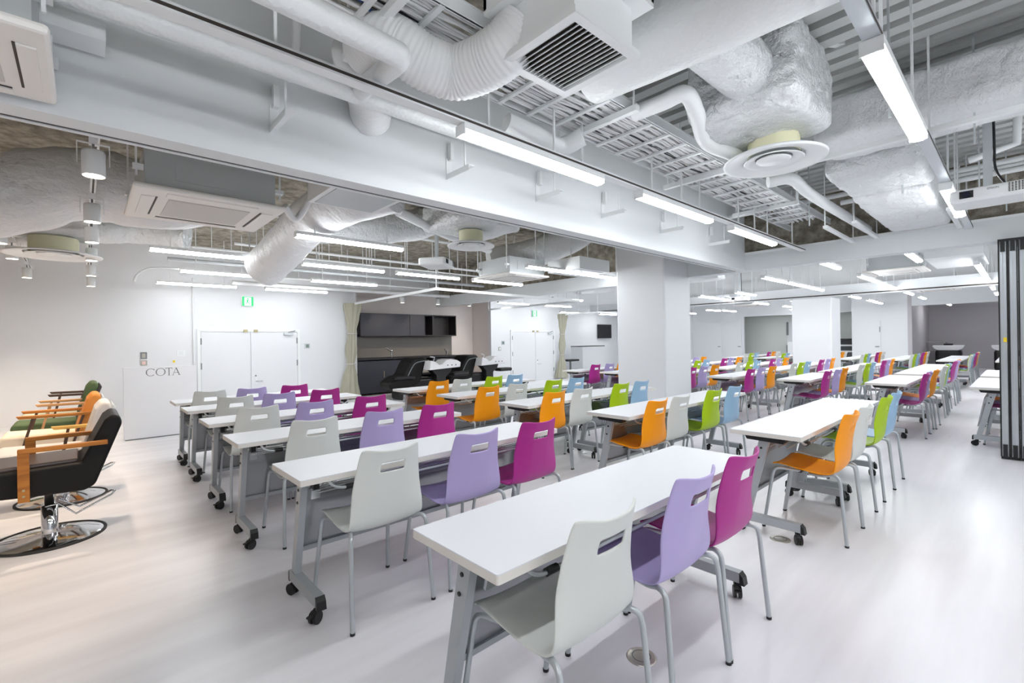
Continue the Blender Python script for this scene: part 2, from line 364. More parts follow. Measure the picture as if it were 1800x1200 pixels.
# ================================================================== TABLES
TH = .72
def rbox(x0, x1, y0, y1, z0, z1, r=.006):
    poly = []
    for cx, cy, a0 in ((x1-r*2, y1-r*2, 0), (x0+r*2, y1-r*2, 90), (x0+r*2, y0+r*2, 180), (x1-r*2, y0+r*2, 270)):
        for k in range(4):
            a = math.radians(a0+k*30); poly.append((cx+2*r*math.cos(a), cy+2*r*math.sin(a)))
    return MB().prism(poly, 'z', z0, z1)
def table_parts(L, black_end):
    hl = L/2; d = .225; parts = []
    parts.append(('tabletop', rbox(-hl, hl, -d, d, TH-.004, TH, .004).mesh('tabletop', 'top'), []))
    parts.append(('edge_band', rbox(-hl, hl, -d, d, TH-.03, TH-.004, .004).mesh('edge_band', 'topedge'), []))
    for s in (-1, 1):
        x = s*(hl-.095)
        parts.append(('leg', MB().prism([(.125, .13), (.175, .13), (.055, .675), (-.01, .675)], 'x', x-.017, x+.017).mesh('leg', 'legmetal'),
                      [('bolt', MB().tube([(x-s*-.017, .045, .60), (x+s*.021, .045, .60)], .008, 8).tube([(x+s*.012, .062, .53), (x+s*.021, .062, .53)], .008, 8).mesh('bolt', 'black'))]))
        parts.append(('foot', MB().box(x-.022, x+.022, -.19, .2, .078, .132).mesh('foot', 'legmetal'),
                      [('end_cap', MB().prism([(-.19, .132), (-.19, .07), (-.215, .07), (-.208, .11)], 'x', x-.023, x+.023).mesh('end_cap', 'black')),
                       ('end_cap', MB().prism([(.2, .132), (.2, .07), (.215, .075), (.212, .12)], 'x', x-.023, x+.023).mesh('end_cap', 'black'))]))
        for yy, sw in ((-.165, .022), (.17, -.02)):
            c = MB()
            for o in (-.019, .007): c.tube([(x+o, yy-sw, .031), (x+o+.013, yy-sw, .031)], .031, 14)
            c.tube([(x, yy, .078), (x, yy, .05)], .014, 10); c.prism([(yy-sw-.026, .045), (yy-sw+.026, .045), (yy+.014, .072), (yy-.014, .072)], 'x', x-.012, x+.012)
            c.cbox((x, yy-sw-.038, .05), (.026, .022, .008))
            ca = math.radians(-58 if yy < 0 else 25)
            c.v = [(x+(p[0]-x)*math.cos(ca)-(p[1]-yy)*math.sin(ca), yy+(p[0]-x)*math.sin(ca)+(p[1]-yy)*math.cos(ca), p[2]) for p in c.v]
            parts.append(('castor', c.mesh('castor', 'black'), []))
        if black_end:
            parts.append(('end_bracket', MB().prism([(-.13, .69), (.15, .69), (.13, .655), (-.1, .648)], 'x', x-.04, x+.035).mesh('end_bracket', 'black'), []))
        else:
            parts.append(('end_bracket', MB().box(x-.03*s, x+.03*s, -.02, .09, .67, .69).box(x-s*.05, x-s*.02, -.07, -.02, .62, .66).box(x-s*.10, x-s*.05, -.12, -.02, .655, .69).mesh('end_bracket', 'black'), []))
            parts.append(('hinge_plate', MB().bar((x-s*.045, -.05, .67), (x-s*.045, -.02, .56), .012, .045, (1, 0, 0)).mesh('hinge_plate', 'chrome'), []))
    xi = hl-.115
    # modesty panel, leaning with the legs
    parts.append(('modesty_panel', MB().prism([(.092, .585), (.105, .585), (.168, .235), (.155, .235)], 'x', -xi, xi).mesh('modesty_panel', 'panelmetal'),
                  [('panel_lip', MB().prism([(.135, .262), (.155, .258), (.158, .235), (.14, .235)], 'x', -xi, xi).mesh('panel_lip', 'legmetal')),
                   ('panel_rail', MB().prism([(.06, .60), (.092, .60), (.105, .515), (.095, .515)], 'x', -xi, xi).mesh('panel_rail', 'panelmetal'))]))
    parts.append(('crossbeam', MB().box(-xi, xi, .03, .075, .63, .69).mesh('crossbeam', 'legmetal'), []))
    parts.append(('front_channel', MB().box(-xi+.1, xi-.1, -.12, -.09, .655, .69).mesh('front_channel', 'tubemetal'), []))
    lv = smooth_path([(-hl+.15, -.17, .685), (-hl+.17, -.18, .655), (-hl+.22, -.185, .634), (-hl+.3, -.185, .634)], 3)
    lv2 = [Vector((-p.x, p.y, p.z)) for p in reversed(lv)]
    parts.append(('release_lever', MB().tube(lv+lv2, .0075, 8).mesh('release_lever', 'tubemetal'),
                  [('lever_grip', MB().tube([(-hl+.235, -.185, .634), (-hl+.285, -.185, .634)], .014, 10).mesh('lever_grip', 'black')),
                   ('lever_grip', MB().tube([(hl-.285, -.185, .634), (hl-.235, -.185, .634)], .014, 10).mesh('lever_grip', 'black'))]))
    for k in range(4):
        parts.append(('shelf_rod', MB().tube([(-xi, -.10+k*.05, .61), (xi, -.10+k*.05, .61)], .004, 6).mesh('shelf_rod', 'chrome'), []))
    return parts
TP = {(L, b): table_parts(L, b) for L, b in ((1.8, 0), (1.2, 1), (1.8, 1))}
def table(x0, ynear, L, be, label, group, lite=False):
    t = thing('folding_table', (x0+L/2, ynear+.225, 0), label, 'table', group)
    for nm, me, subs in TP[(L, be)]:
        if lite and nm in ('shelf_rod', 'hinge_plate'): continue
        p = link(bpy.data.objects.new(nm, me), t)
        if lite: continue
        for sn, sm in subs: link(bpy.data.objects.new(sn, sm), p)
    return t
G1 = 'chairs at the three-seat tables on the left'; G2 = 'chairs at the paired tables in the middle'; G3 = 'chairs at the tables beyond the column'
T1 = 'three-seat folding tables on the left'; T2 = 'paired folding tables in the middle'; T3 = 'folding tables beyond the column'
B1 = [(.83, .98, 1.10, (1.175, 1.75, 2.21)), (.745, 2.30, 2.385, (1.135, 1.69, 2.20)), (.735, 3.46, 3.60, (1.20, 1.73, 2.23)), (.75, 4.50, 4.64, (1.10, 1.58, 2.12)), (.755, 5.58, 5.72, (1.16, 1.58, 2.08)), (.76, 6.45, 6.64, (1.09, 1.53, 2.03))]
NEAR = ['nearest the camera', 'second from the camera', 'third from the camera', 'fourth from the camera', 'fifth from the camera', 'sixth from the camera']
for i, (x0, yn, yc, xs) in enumerate(B1):
    table(x0, yn, 1.8, 0, 'white folding table in the left block, %s' % NEAR[i], T1)
    for x, c in zip(xs, ('white', 'lavender', 'magenta')):
        chair(x, yc, c, '%s plastic chair in the left block at the table %s' % (c, NEAR[i]), G1)
B2 = [(3.365, .96, 1.035, (3.83, 4.28, 5.04, 5.49)), (3.33, 2.21, 2.355, (3.63, 4.04, 4.72, 5.22)), (3.235, 3.31, 3.485, (3.57, 4.03, 4.75, 5.19)), (3.23, 4.48, 4.46, (3.5, 3.97, 4.63, 5.1)), (3.2, 5.54, 5.62, (3.58, 3.98, 4.57, 5.0))]
for i, (x0, yn, yc, xs) in enumerate(B2):
    n = NEAR[i].split(',')[0]
    table(x0, yn, 1.2, 1, 'folding table with orange and white chairs, middle block, row %s' % n, T2)
    table(x0+1.2, yn, 1.2, 1, 'folding table with green and blue chairs, middle block, row %s' % n, T2)
    for x, c in zip(xs, ('orange', 'white', 'green', 'blue')):
        chair(x, yc, c, '%s plastic chair in the middle block, row %s' % (c, n), G2)
B3 = [(7.95, 0.0), (7.9, 1.03), (7.85, 2.12), (7.8, 3.2), (7.75, 4.2), (7.7, 5.35), (7.65, 6.3)]
RN = ['the row behind the partition', 'the first row past the beam', 'the second row past the beam', 'the third row past the beam', 'the fourth row past the beam', 'the fifth row past the beam', 'the sixth row past the beam']
TRI = (('magenta', 'lavender', 'orange'), ('white', 'green', 'blue'), ('magenta', 'lavender', 'orange'), ('white', 'green', 'blue'), ('magenta', 'orange', 'white'))
for i, (x0, yn) in enumerate(B3):
    lefts = [x0, x0+2.15, x0+4.05, 15.7, 17.7]
    for k, (xl, cs) in enumerate(zip(lefts, TRI)):
        if k == 2 and i == 0: continue
        table(xl, yn, 1.8, 1, 'white folding table in %s, %s along it' % (RN[i], ORD[k+1]), T3, lite=(k > 0))
        for j, c in enumerate(cs):
            chair(xl+.44+.47*j, yn+.10+random.uniform(-.02, .02), c, '%s plastic chair at the %s table of %s' % (c, ORD[k+1], RN[i]), G3, near=(k == 0))
# floor outlet covers
for x, y, lb in ((1.75, 1.12, 'round metal floor outlet cover under the front table'), (2.95, 2.62, 'round floor outlet cover in the aisle'), (3.45, 1.12, 'round floor outlet cover by the right hand castor'), (2.8, 4.0, 'round floor outlet cover farther up the aisle')):
    t = thing('floor_outlet', (x, y, 0), lb, 'floor outlet', 'floor outlet covers')
    MB().lathe([(0, .005), (.055, .005), (.062, .003), (.064, 0)], seg=28).obj('cover', 'outletmetal', t); MB().lathe([(.036, .0052), (.036, .0062), (.040, .0062), (.040, .0052)], seg=28).obj('ring', 'grey', t)
# ================================================================== SALON CHAIRS
def extr(poly, y0, y1): return MB().prism(poly, 'y', y0, y1)
def salon_chair(y, x, label, seatm, backm, armm, style):
    t = thing('salon_chair', (x, y, 0), label, 'salon chair', 'salon chairs in a row')
    b = MB().lathe([(0, .04), (.06, .04), (.11, .035), (.22, .022), (.285, .012), (.30, .008)], seg=48); b.obj('base_disc', 'mirrorchrome', t)
    MB().lathe([(.295, .0), (.312, .0), (.312, .012), (.30, .016), (.293, .012)], seg=48).obj('base_rim', 'rubber', t)
    MB().lathe([(.05, .03), (.045, .06), (.045, .24), (.028, .24), (.028, .36)], seg=24).obj('hydraulic_post', 'mirrorchrome', t)
    MB().tube([(-.02, -.05, .24), (.05, -.06, .25), (.14, -.08, .16), (.34, -.06, .25), (.36, 0, .26), (.34, .05, .255), (.16, .03, .18), (.05, .03, .26)], .007, 8).obj('foot_pump', 'chrome', t)
    hw = .265
    if style == 0:
        o = extr([(-.58, .405), (-.05, .365), (.19, .355), (.245, .385), (.40, .81), (.385, .86), (.345, .875), (.30, .84), (.17, .56), (-.58, .545)], -hw, hw).obj('seat_shell', seatm, t); bevel(o, .02, 3)
        o = extr([(-.55, .54), (.15, .55), (.16, .585), (-.52, .575)], -hw+.03, hw-.03).obj('seat_cushion', 'leather_brown', t); bevel(o, .015, 3)
        az, ax0, ax1 = .70, -.135, .315
        for s in (-1, 1):
            yy = s*(hw+.02)
            o = MB().box(ax0, ax1, yy-.018, yy+.018, az-.03, az).obj('armrest', armm, t); bevel(o, .004)
            o2 = MB().box(ax0, ax0+.055, yy-.0185, yy+.0185, .35, az-.03).obj('arm_post', armm, o)
            MB().tube([(ax0+.027, yy-.02, .43), (ax0+.027, yy-.017, .43)], .008, 8).tube([(ax0+.027, yy-.02, .39), (ax0+.027, yy-.017, .39)], .008, 8).obj('screw', 'brass', o2)
    else:
        o = extr([(-.42, .36), (.18, .34), (.20, .47), (-.40, .49), (-.43, .45)], -.25, .25).obj('seat_cushion', seatm, t); bevel(o, .035, 3)
        bh = .86 if style != 3 else .93
        o = extr([(.12, .44), (.19, .42), (.345, bh-.05), (.33, bh), (.27, bh+.01), (.225, bh-.05)], -.24, .24).obj('backrest', backm, t); bevel(o, .035, 3)
        o = extr([(.20, .42), (.22, .42), (.375, bh-.06), (.35, bh-.02)], -.23, .23).obj('back_shell', 'fab_dark' if style == 3 else 'paintgrey', t); bevel(o, .008)
        az = {1: .62, 2: .68, 3: .70, 4: .73}[style]; x0 = {1: -.08, 2: -.30, 3: -.22, 4: -.16}[style]
        for s in (-1, 1):
            yy = s*.27
            o = MB().prism([(x0, az+.008), (x0+.02, az-.022), (.27, az-.03), (.27, az+.0)], 'y', yy-.028, yy+.028).obj('armrest', armm, t); bevel(o, .006)
            pm = 'wooddark' if style != 3 else 'woodtan'
            MB().bar((x0+.12, yy, az-.02), (x0+.05 if style != 1 else .0, yy, .38), .022, .022).obj('arm_post', pm, o)
            MB().bar((.2, yy, az-.02), (.12, yy, .38), .022, .022).obj('arm_post', pm, o)
        MB().tube([(-.36, -.14, .36), (-.5, -.14, .2), (-.56, -.14, .17), (-.56, .14, .17), (-.5, .14, .2), (-.36, .14, .36)], .012, 8).obj('footrest', 'black', t)
    return t
salon_chair(4.75, -.19, 'black leather salon chair with orange wood arms, nearest of the row', 'leather', 'leather', 'wood', 0)
salon_chair(5.90, -.15, 'pale grey salon chair with light yellow wood arms', 'fab_grey', 'fab_grey', 'woodlight', 1)
salon_chair(7.05, -.20, 'orange and cream salon chair with long orange wood arms', 'fab_cream', 'fab_orange', 'wood', 2)
salon_chair(8.1, -.20, 'green salon chair with curved tan wood arms', 'fab_green', 'fab_green', 'woodtan', 3)
salon_chair(9.2, -.20, 'salon chair with dark brown wood arms, farthest of the row', 'fab_pale', 'fab_dark', 'wooddark', 4)
# ================================================================== SIGN BOARD
t = thing('sign_board', (.87, 8.86, 0), 'white freestanding board lettered COTA beside the far doors', 'sign')
bevel(MB().box(-.445, .445, -.03, .03, .015, 1.065).obj('board', 'sign', t), .004); MB().box(-.43, .43, -.025, .025, 0, .015).obj('plinth', 'grey', t)
def letters():
    b = MB(); h = .115; y = -.031; z0 = .925
    def ring(cx, rx, rz, a0, a1, n, thin, thick):
        o = []; 
        for k in range(n+1):
            a = math.radians(a0+(a1-a0)*k/n); tk = thin+(thick-thin)*abs(math.cos(a))
            o.append((cx+rx*math.cos(a), z0+h/2+rz*math.sin(a), cx+(rx-tk)*math.cos(a), z0+h/2+(rz-thin)*math.sin(a)))
        for p, q in zip(o[:-1], o[1:]): b.add([(p[0], y, p[1]), (q[0], y, q[1]), (q[2], y, q[3]), (p[2], y, p[3])], [(0, 1, 2, 3)])
    def strip(xa, za, xb, zb, wd): b.add([(xa-wd/2, y, z0+za), (xa+wd/2, y, z0+za), (xb+wd/2, y, z0+zb), (xb-wd/2, y, z0+zb)], [(0, 1, 2, 3)])
    def hb(xa, xb, z, t): b.add([(xa, y, z0+z), (xb, y, z0+z), (xb, y, z0+z+t), (xa, y, z0+z+t)], [(0, 1, 2, 3)])
    ring(-.125, .058, h/2, 42, 318, 22, .006, .013); strip(-.082, .085, -.082, .108, .005)
    ring(-.005, .06, h/2, 0, 360, 28, .006, .013)
    strip(.098, 0, .098, h, .011); hb(.055, .141, h-.007, .007); hb(.084, .112, 0, .004); strip(.057, h-.022, .057, h, .004); strip(.139, h-.022, .139, h, .004)
    strip(.145, 0, .187, h, .006); strip(.229, 0, .187, h, .013); hb(.160, .214, .036, .006); hb(.133, .157, 0, .004); hb(.213, .245, 0, .004)
    return b
letters().obj('lettering', 'letter', t)
# wall plates etc. -------------------------------------------------
def plate(x, z, w_, h_, lb, cat, inner, y=WY):
    o = thing(lb[1], (x, y, z), lb[0], cat); MB().box(-w_/2, w_/2, -.012, 0, -h_/2, h_/2).obj('plate', inner[0], o); MB().box(-w_*.28, w_*.28, -.016, -.012, -h_*.32, h_*.32).obj('insert', inner[1], o)
plate(.86, 1.20, .1, .13, ('grey framed light switch on the far wall above the board', 'wall_switch'), 'switch', ('grey', 'plate'))
plate(.86, 1.06, .1, .10, ('lower wall switch partly behind the board', 'wall_switch'), 'switch', ('plate', 'pink'))
plate(1.45, 1.23, .14, .12, ('white wall socket plate left of the doors', 'wall_socket'), 'socket', ('paint', 'wall'))
plate(1.33, 1.07, .07, .07, ('small yellow-marked wall button left of the doors', 'wall_button'), 'button', ('paint', 'yellow'))
plate(3.9, 1.33, .12, .12, ('small square thermostat right of the near double doors', 'thermostat'), 'thermostat', ('paintgrey', 'lcd'))
plate(10.05, 1.32, .13, .13, ('small square thermostat left of the far double doors', 'thermostat'), 'thermostat', ('paintgrey', 'lcd'))
plate(9.9, 1.13, .1, .12, ('grey wall switch left of the far double doors', 'wall_switch'), 'switch', ('plate', 'paint'))
tag(MB().tube([(1.66, WY-.02, 1.0), (1.66, WY-.02, 2.75)], .014, 8).obj('wall_conduit', 'paint'), 'thin white vertical conduit on the far wall left of the doors', 'pipe')
def exit_sign(x, z, lb):
    o = thing('exit_sign', (x, WY-.03, z), lb, 'exit sign', 'green exit signs')
    MB().box(-.12, .12, -.02, .03, -.11, .11).obj('case', 'paint', o)
    MB().box(-.11, -.065, -.024, -.02, -.1, .1).box(.065, .11, -.024, -.02, -.1, .1).box(-.065, .065, -.024, -.02, .085, .1).box(-.065, .065, -.024, -.02, -.1, -.09).obj('green_panel', 'exitgreen', o)
    MB().box(-.065, .065, -.023, -.02, -.09, .085).obj('lit_panel', 'exitwhite', o)
    g = MB(); g.tube([(.0, -.026, .055), (.0, -.024, .055)], .016, 10)
    for a, b, w_ in (((.0, .035), (-.012, -.015), .026), ((-.012, -.015), (.03, -.035), .014), ((.03, -.035), (.028, -.075), .012), ((-.012, -.015), (-.03, -.055), .014), ((-.03, -.055), (-.055, -.06), .012), ((.0, .03), (.04, .01), .01), ((.0, .03), (-.04, .015), .01)):
        g.bar((a[0], -.0255, a[1]), (b[0], -.0255, b[1]), .003, w_, (1, 0, .01))
    g.obj('running_figure', 'exitgreen', o)
exit_sign(2.65, 2.32, 'green lit exit sign above the near double doors'); exit_sign(11.48, 2.31, 'green lit exit sign above the far double doors')
# ================================================================== KITCHEN
kx0, kx1, ky = 5.2, 8.5, 11.62
tw = bpy.data.objects['wall_kitchen']
MB().box(5.12, 8.68, 12.325, 12.35, .9, 1.6).obj('tile_grout', 'grout', tw)
tl = [MB().box(0, L, -.014 if k == 0 else -.01, .002, 0, .05).mesh('tile', 'tile') for L in (.31,) for k in range(2)]
for r in range(12):
    for c in range(11):
        if r % 2 == 0 and c == 10: continue
        o = bpy.data.objects.new('tile', tl[random.randrange(2)]); o.location = (5.13+c*.318-(.16 if r % 2 else 0)+.16, 12.34, .99+r*.0535); link(o, tw)
t = thing('base_cabinet', (kx0, ky, 0), 'dark grey kitchen base cabinet run with sliding doors', 'cabinet')
MB().box(0, .04, 0, .62, 0, .93).box(kx1-kx0-.04, kx1-kx0, 0, .62, 0, .93).box(0, kx1-kx0, .56, .62, 0, .93).box(0, kx1-kx0, .02, .6, .04, .09).box(1.6, 1.64, .0, .6, .05, .93).box(2.3, 2.34, 0, .6, .05, .93).box(1.6, 3.3, .02, .6, .45, .48).obj('carcass', 'cabdark', t)
for a, b, yy in ((.04, .82, .0), (.8, 1.6, .03), (2.34, 2.85, .0), (2.83, 3.28, .03)):
    d = MB().box(a, b, yy, yy+.025, .06, .9).obj('door', 'cab', t); MB().box(b-.06, b-.045, yy-.006, yy, .45, .62).obj('finger_pull', 'brass', d)
MB().box(-.02, kx1-kx0+.02, -.03, .7, .93, .975).obj('worktop', 'cabdark', t)
MB().box(1.72, 1.95, .1, .5, .1, .42).box(2.0, 2.2, .1, .5, .1, .38).box(1.7, 2.25, .1, .5, .5, .86).obj('interior_panel', 'plate', t)
t = thing('kitchen_tap', (6.4, 12.0, .975), 'chrome kitchen tap on the dark worktop, left one', 'tap', 'kitchen taps')
MB().tube([(0, 0, 0), (0, 0, .16)], .018, 10).obj('body', 'chrome', t); MB().tube([(0, 0, .15), (-.22, -.05, .28)], .014, 10).obj('spout', 'chrome', t); MB().lathe([(0, .21), (.03, .2), (.035, .17), (.02, .15)], seg=16).obj('lever', 'chrome', t)
t = thing('kitchen_tap', (8.25, 12.0, .975), 'small chrome tap at the right end of the worktop', 'tap', 'kitchen taps')
MB().tube([(0, 0, 0), (0, 0, .14), (-.08, -.03, .17)], .02, 10).obj('body', 'chrome', t); MB().tube([(.03, 0, .1), (.1, 0, .14)], .012, 8).obj('lever', 'grey', t)
t = thing('wall_cabinet', (5.45, 11.95, 1.56), 'dark grey wall cabinet above the tiled splashback, partly open', 'cabinet')
MB().box(0, 3.15, 0, .4, 0, .03).box(0, 3.15, 0, .4, .6, .63).box(0, .03, 0, .4, 0, .63).box(3.12, 3.15, 0, .4, 0, .63).box(1.5, 1.53, 0, .4, 0, .63).box(2.28, 2.33, 0, .4, 0, .63).box(0, 3.15, .37, .4, 0, .63).obj('carcass', 'cabdark', t)
for a, b in ((.0, .8), (.78, 1.52), (1.5, 2.0)): MB().box(a+.01, b, -.02+(.0 if a < .5 or a > 1.4 else .01), .0, .01, .62).obj('door', 'cab', t)
# curtains -----------------------------------------------------------
def curtain(x, y, z1, w0, lb, flip):
    t = thing('gathered_curtain', (x, y, 0), lb, 'curtain', 'tied back curtains')
    nz, nu = 40, 60; V = []; F = []
    for i in range(nz+1):
        v = i/nz; z = .02+v*(z1-.02)
        # widths: flared hem, two ties, wide heading
        def wd(v):
            pts = [(0, 1.0), (.2, .68), (.36, .34), (.5, .55), (.68, .36), (.85, .62), (.97, .82), (1, .8)]
            for (a, b), (c, d) in zip(pts[:-1], pts[1:]):
                if a <= v <= c:
                    s = (v-a)/(c-a); s = s*s*(3-2*s); return b+(d-b)*s
        W = wd(v)*w0; sh = flip*.12*(1-v)
        for k in range(nu+1):
            u = k/nu*2*math.pi; f = 1+.16*math.sin(9*u+.6*math.sin(3*v))
            V.append((sh+W/2*math.cos(u)*f, .09*(W/w0+.3)*math.sin(u)*f, z))
    for i in range(nz):
        for k in range(nu): F.append((i*(nu+1)+k, i*(nu+1)+k+1, (i+1)*(nu+1)+k+1, (i+1)*(nu+1)+k))
    b = MB(); b.add(V, F, True); b.obj('cloth', 'curtain', t)
    for v, r in ((.36, .34), (.68, .36)):
        z = .02+v*(z1-.02); sh = flip*.12*(1-v)
        ring = [(sh+(r*w0/2+.03)*math.cos(a*math.pi/10), (.09*(r+.3)+.025)*math.sin(a*math.pi/10), z) for a in range(21)]
        MB().tube(ring, .014, 6).obj('tie_band', 'fab_grey', t)
curtain(4.98, WY-.12, 2.37, .5, 'gathered sage curtain tied twice beside the kitchen alcove', -1)
curtain(12.85, WY-.12, 2.33, .55, 'gathered sage curtain tied twice beyond the far double doors', -1)
# curtain rail frame in front of the kitchen
def rail(pts, z, lb):
    t = thing('curtain_rail', (0, 0, z), lb, 'curtain rail')
    for a, b in zip(pts[:-1], pts[1:]): MB().bar((a[0], a[1], 0), (b[0], b[1], 0), .035, .05).obj('rail_length', 'paint', t)
    for p in pts: MB().cbox((p[0], p[1], (SL-z)/2), (.012, .012, SL-z-.04)).obj('hanger_rod', 'paint', t)
rail([(5.0, WY-.15), (4.85, 7.35), (9.3, 7.6), (9.3, WY-.2)], 2.36, 'white curtain rail frame hanging in front of the kitchen alcove')
rail([(12.9, WY-.15), (12.7, 9.6), (17, 9.6)], 2.3, 'white curtain rail frame beyond the far double doors')
# shampoo units ------------------------------------------------------
def shampoo(x, y, lb):
    t = thing('shampoo_unit', (x, y, 0), lb, 'shampoo chair', 'black shampoo chairs')
    o = extr([(-.5, .28), (-.52, .42), (-.3, .56), (-.12, .6), (.03, .88), (.14, 1.0), (.45, 1.01), (.55, .9), (.42, .78), (.3, .4), (.0, .26)], -.3, .3).obj('recliner', 'leather', t); bevel(o, .06, 3)
    MB().tube(smooth_path([(-.1, -.32, .5), (.03, -.32, .74), (.16, -.32, .88), (.4, -.32, .92)], 4), .012, 8).obj('trim_piping', 'grey', t)
    o = MB().box(-.2, .75, -.28, .28, .0, .5).obj('pedestal', 'blackgloss', t); bevel(o, .06, 3)
    o = MB().prism([(.5, .72), (1.15, .72), (1.1, .6), (.95, .5), (.95, .0), (.7, .0), (.68, .55)], 'y', -.42, -.2).obj('basin_support', 'black', t); bevel(o, .02, 2)
    b = MB(); b.prism([(.38, .70), (1.28, .74), (1.3, .86), (1.18, .92), (1.0, .95), (.87, .93), (.74, .83), (.66, .82), (.55, .90), (.42, .93)], 'y', -.58, -.16); o = b.obj('basin', 'basin', t); bevel(o, .015)
    for k in range(3): MB().tube([(.9+.12*k, -.585, .80), (.9+.12*k, -.575, .80)], .018, 10).obj('control_knob', 'grey', t)
    MB().tube([(.6, -.4, .9), (.62, -.42, 1.0), (.5, -.4, 1.02)], .016, 8).obj('shower_head', 'chrome', t)
    o = MB().box(-.4, .1, -.38, -.3, .5, .58).obj('armrest', 'black', t); bevel(o, .02)
    o = MB().box(1.15, 1.62, -.5, -.2, .5, .6).obj('side_rest', 'black', t); bevel(o, .04, 3)
shampoo(5.75, 10.2, 'black reclining shampoo chair with white basin, left one before the kitchen')
shampoo(7.75, 10.72, 'black reclining shampoo chair with white basin, right one by the side wall')
def shampoo_front(x, y, lb):
    t = thing('shampoo_unit', (x, y, 0), lb, 'shampoo chair', 'shampoo units in the end recess')
    o = MB().box(0, .6, -.38, .38, 0, .8).obj('body', 'blackgloss', t); bevel(o, .12, 4)
    o = MB().prism([(-.45, .95), (.45, .95), (.42, .84), (.3, .76), (-.3, .76), (-.42, .84)], 'x', -.06, .5).obj('basin', 'basin', t); bevel(o, .03, 2)
    o = MB().box(.05, .3, -.13, .13, .95, 1.02).obj('neck_rest', 'black', t); bevel(o, .02)
shampoo_front(24.4, 1.95, 'black shampoo unit with white basin in the grey end recess'); shampoo_front(24.4, .35, 'shampoo unit at the partition edge of the grey end recess')
t = thing('shelf_rack', (25.6, 2.45, 0), 'low metal rack against the grey end recess wall', 'rack')
for z in (.3, .7, 1.05): MB().box(0, .4, -.35, .35, z, z+.025).obj('shelf', 'plate', t)
for x in (0, .4):
    for y in (-.35, .35): MB().cbox((x, y, .53), (.025, .025, 1.06)).obj('post', 'grey', t)
# second recess furniture
t = thing('white_cabinet', (15.7, 12.4, 0), 'white low cabinet in the recess beyond the far doors', 'cabinet')
MB().box(-.75, .75, -.3, .3, 0, 1.1).obj('body', 'paint', t); MB().box(-.75, .75, -.31, .31, 1.1, 1.13).obj('top', 'black', t); MB().box(-.74, .74, -.315, -.3, .05, 1.05).obj('front', 'wall', t)
tag(MB().box(17.9, 18.9, 13.48, 13.56, 1.45, 2.1).obj('wall_monitor', 'black'), 'black wall monitor at the left edge of the column', 'monitor')
t = thing('black_trolley', (14.2, 12.1, 0), 'small black trolley left of the white cabinet', 'trolley'); MB().box(-.3, .3, -.2, .2, .55, .62).obj('tray', 'black', t); MB().cbox((0, 0, .3), (.05, .05, .6)).obj('post', 'grey', t)
t = thing('side_cart', (23.4, 6.4, 0), 'pale cart standing in the far alcove', 'cart'); MB().box(-.25, .25, -.7, .7, 0, 1.15).obj('body', 'paint', t)
t = thing('alcove_shelves', (23.5, 4.95, 0), 'dark-edged shelves stacked in the far alcove', 'shelf')
for z in (.7, .95, 1.2): MB().box(-.3, .3, -.5, .5, z, z+.06).obj('shelf', 'black' if z > 1.1 else 'paint', t)
MB().box(.2, .3, -.5, .5, 0, 1.26).obj('back', 'grey', t)
# folding partition ----------------------------------------------------
t = thing('folding_partition', (7.36, .18, 0), 'stack of folded silver partition panels at the right edge', 'partition')
for k in range(9):
    y = -.005-.074*k
    p = MB().box(0.01, .62, y-.066, y, .03, 2.36).obj('panel', 'alu', t)
    MB().box(-.012, .012, y-.008, y+.004, .03, 2.36).box(-.012, .012, y-.068, y-.058, .03, 2.36).obj('edge_seal', 'black', p)
    MB().box(-.004, .012, y-.033, y-.029, .04, 2.35).obj('groove', 'paintgrey', p)
    MB().box(-.014, .02, y-.05, y-.015, .02, .16).box(-.014, .02, y-.05, y-.015, 2.25, 2.36).obj('corner_fitting', 'black', p)
    MB().box(.01, .62, y-.068, y, 0.005, .03).box(-.01, .62, y-.07, y+.004, 2.36, 2.385).obj('sweep_seal', 'black', p)
MB().box(-.0155, -.0125, -.06, -.035, 1.27, 1.32).obj('warning_label', 'yellow', t)
# ================================================================== CEILING SERVICES
def single(b, name, m, label, cat, group=None): return tag(b.obj(name, m), label, cat, group)
def wrinkled_box(x0, x1, y0, y1, z0, z1, amp, n=14, rnd=.12):
    n = int(n*1.9); rnd *= .6
    bm = bmesh.new(); bmesh.ops.create_cube(bm, size=1); bmesh.ops.subdivide_edges(bm, edges=bm.edges[:], cuts=n, use_grid_fill=True)
    c = Vector(((x0+x1)/2, (y0+y1)/2, (z0+z1)/2)); d = Vector((x1-x0, y1-y0, z1-z0))
    for v in bm.verts:
        p = v.co.copy()
        q = Vector((p.x*d.x, p.y*d.y, p.z*d.z)); inner = Vector([max(-dd/2+rnd, min(dd/2-rnd, a)) for a, dd in zip(q, d)])
        o = q-inner
        if o.length > 1e-6: q = inner+o.normalized()*rnd
        g = c+q; nrm = (q-inner).normalized() if o.length > 1e-6 else q.normalized()
        v.co = g+nrm*(amp*noise.noise(g*4.5)+amp*.9*(.5-abs(noise.noise(g*9)))+amp*.4*noise.noise(g*21))
    b = MB(); bm.verts.index_update(); b.add([v.co for v in bm.verts], [[v.index for v in f.verts] for f in bm.faces], True); bm.free(); return b
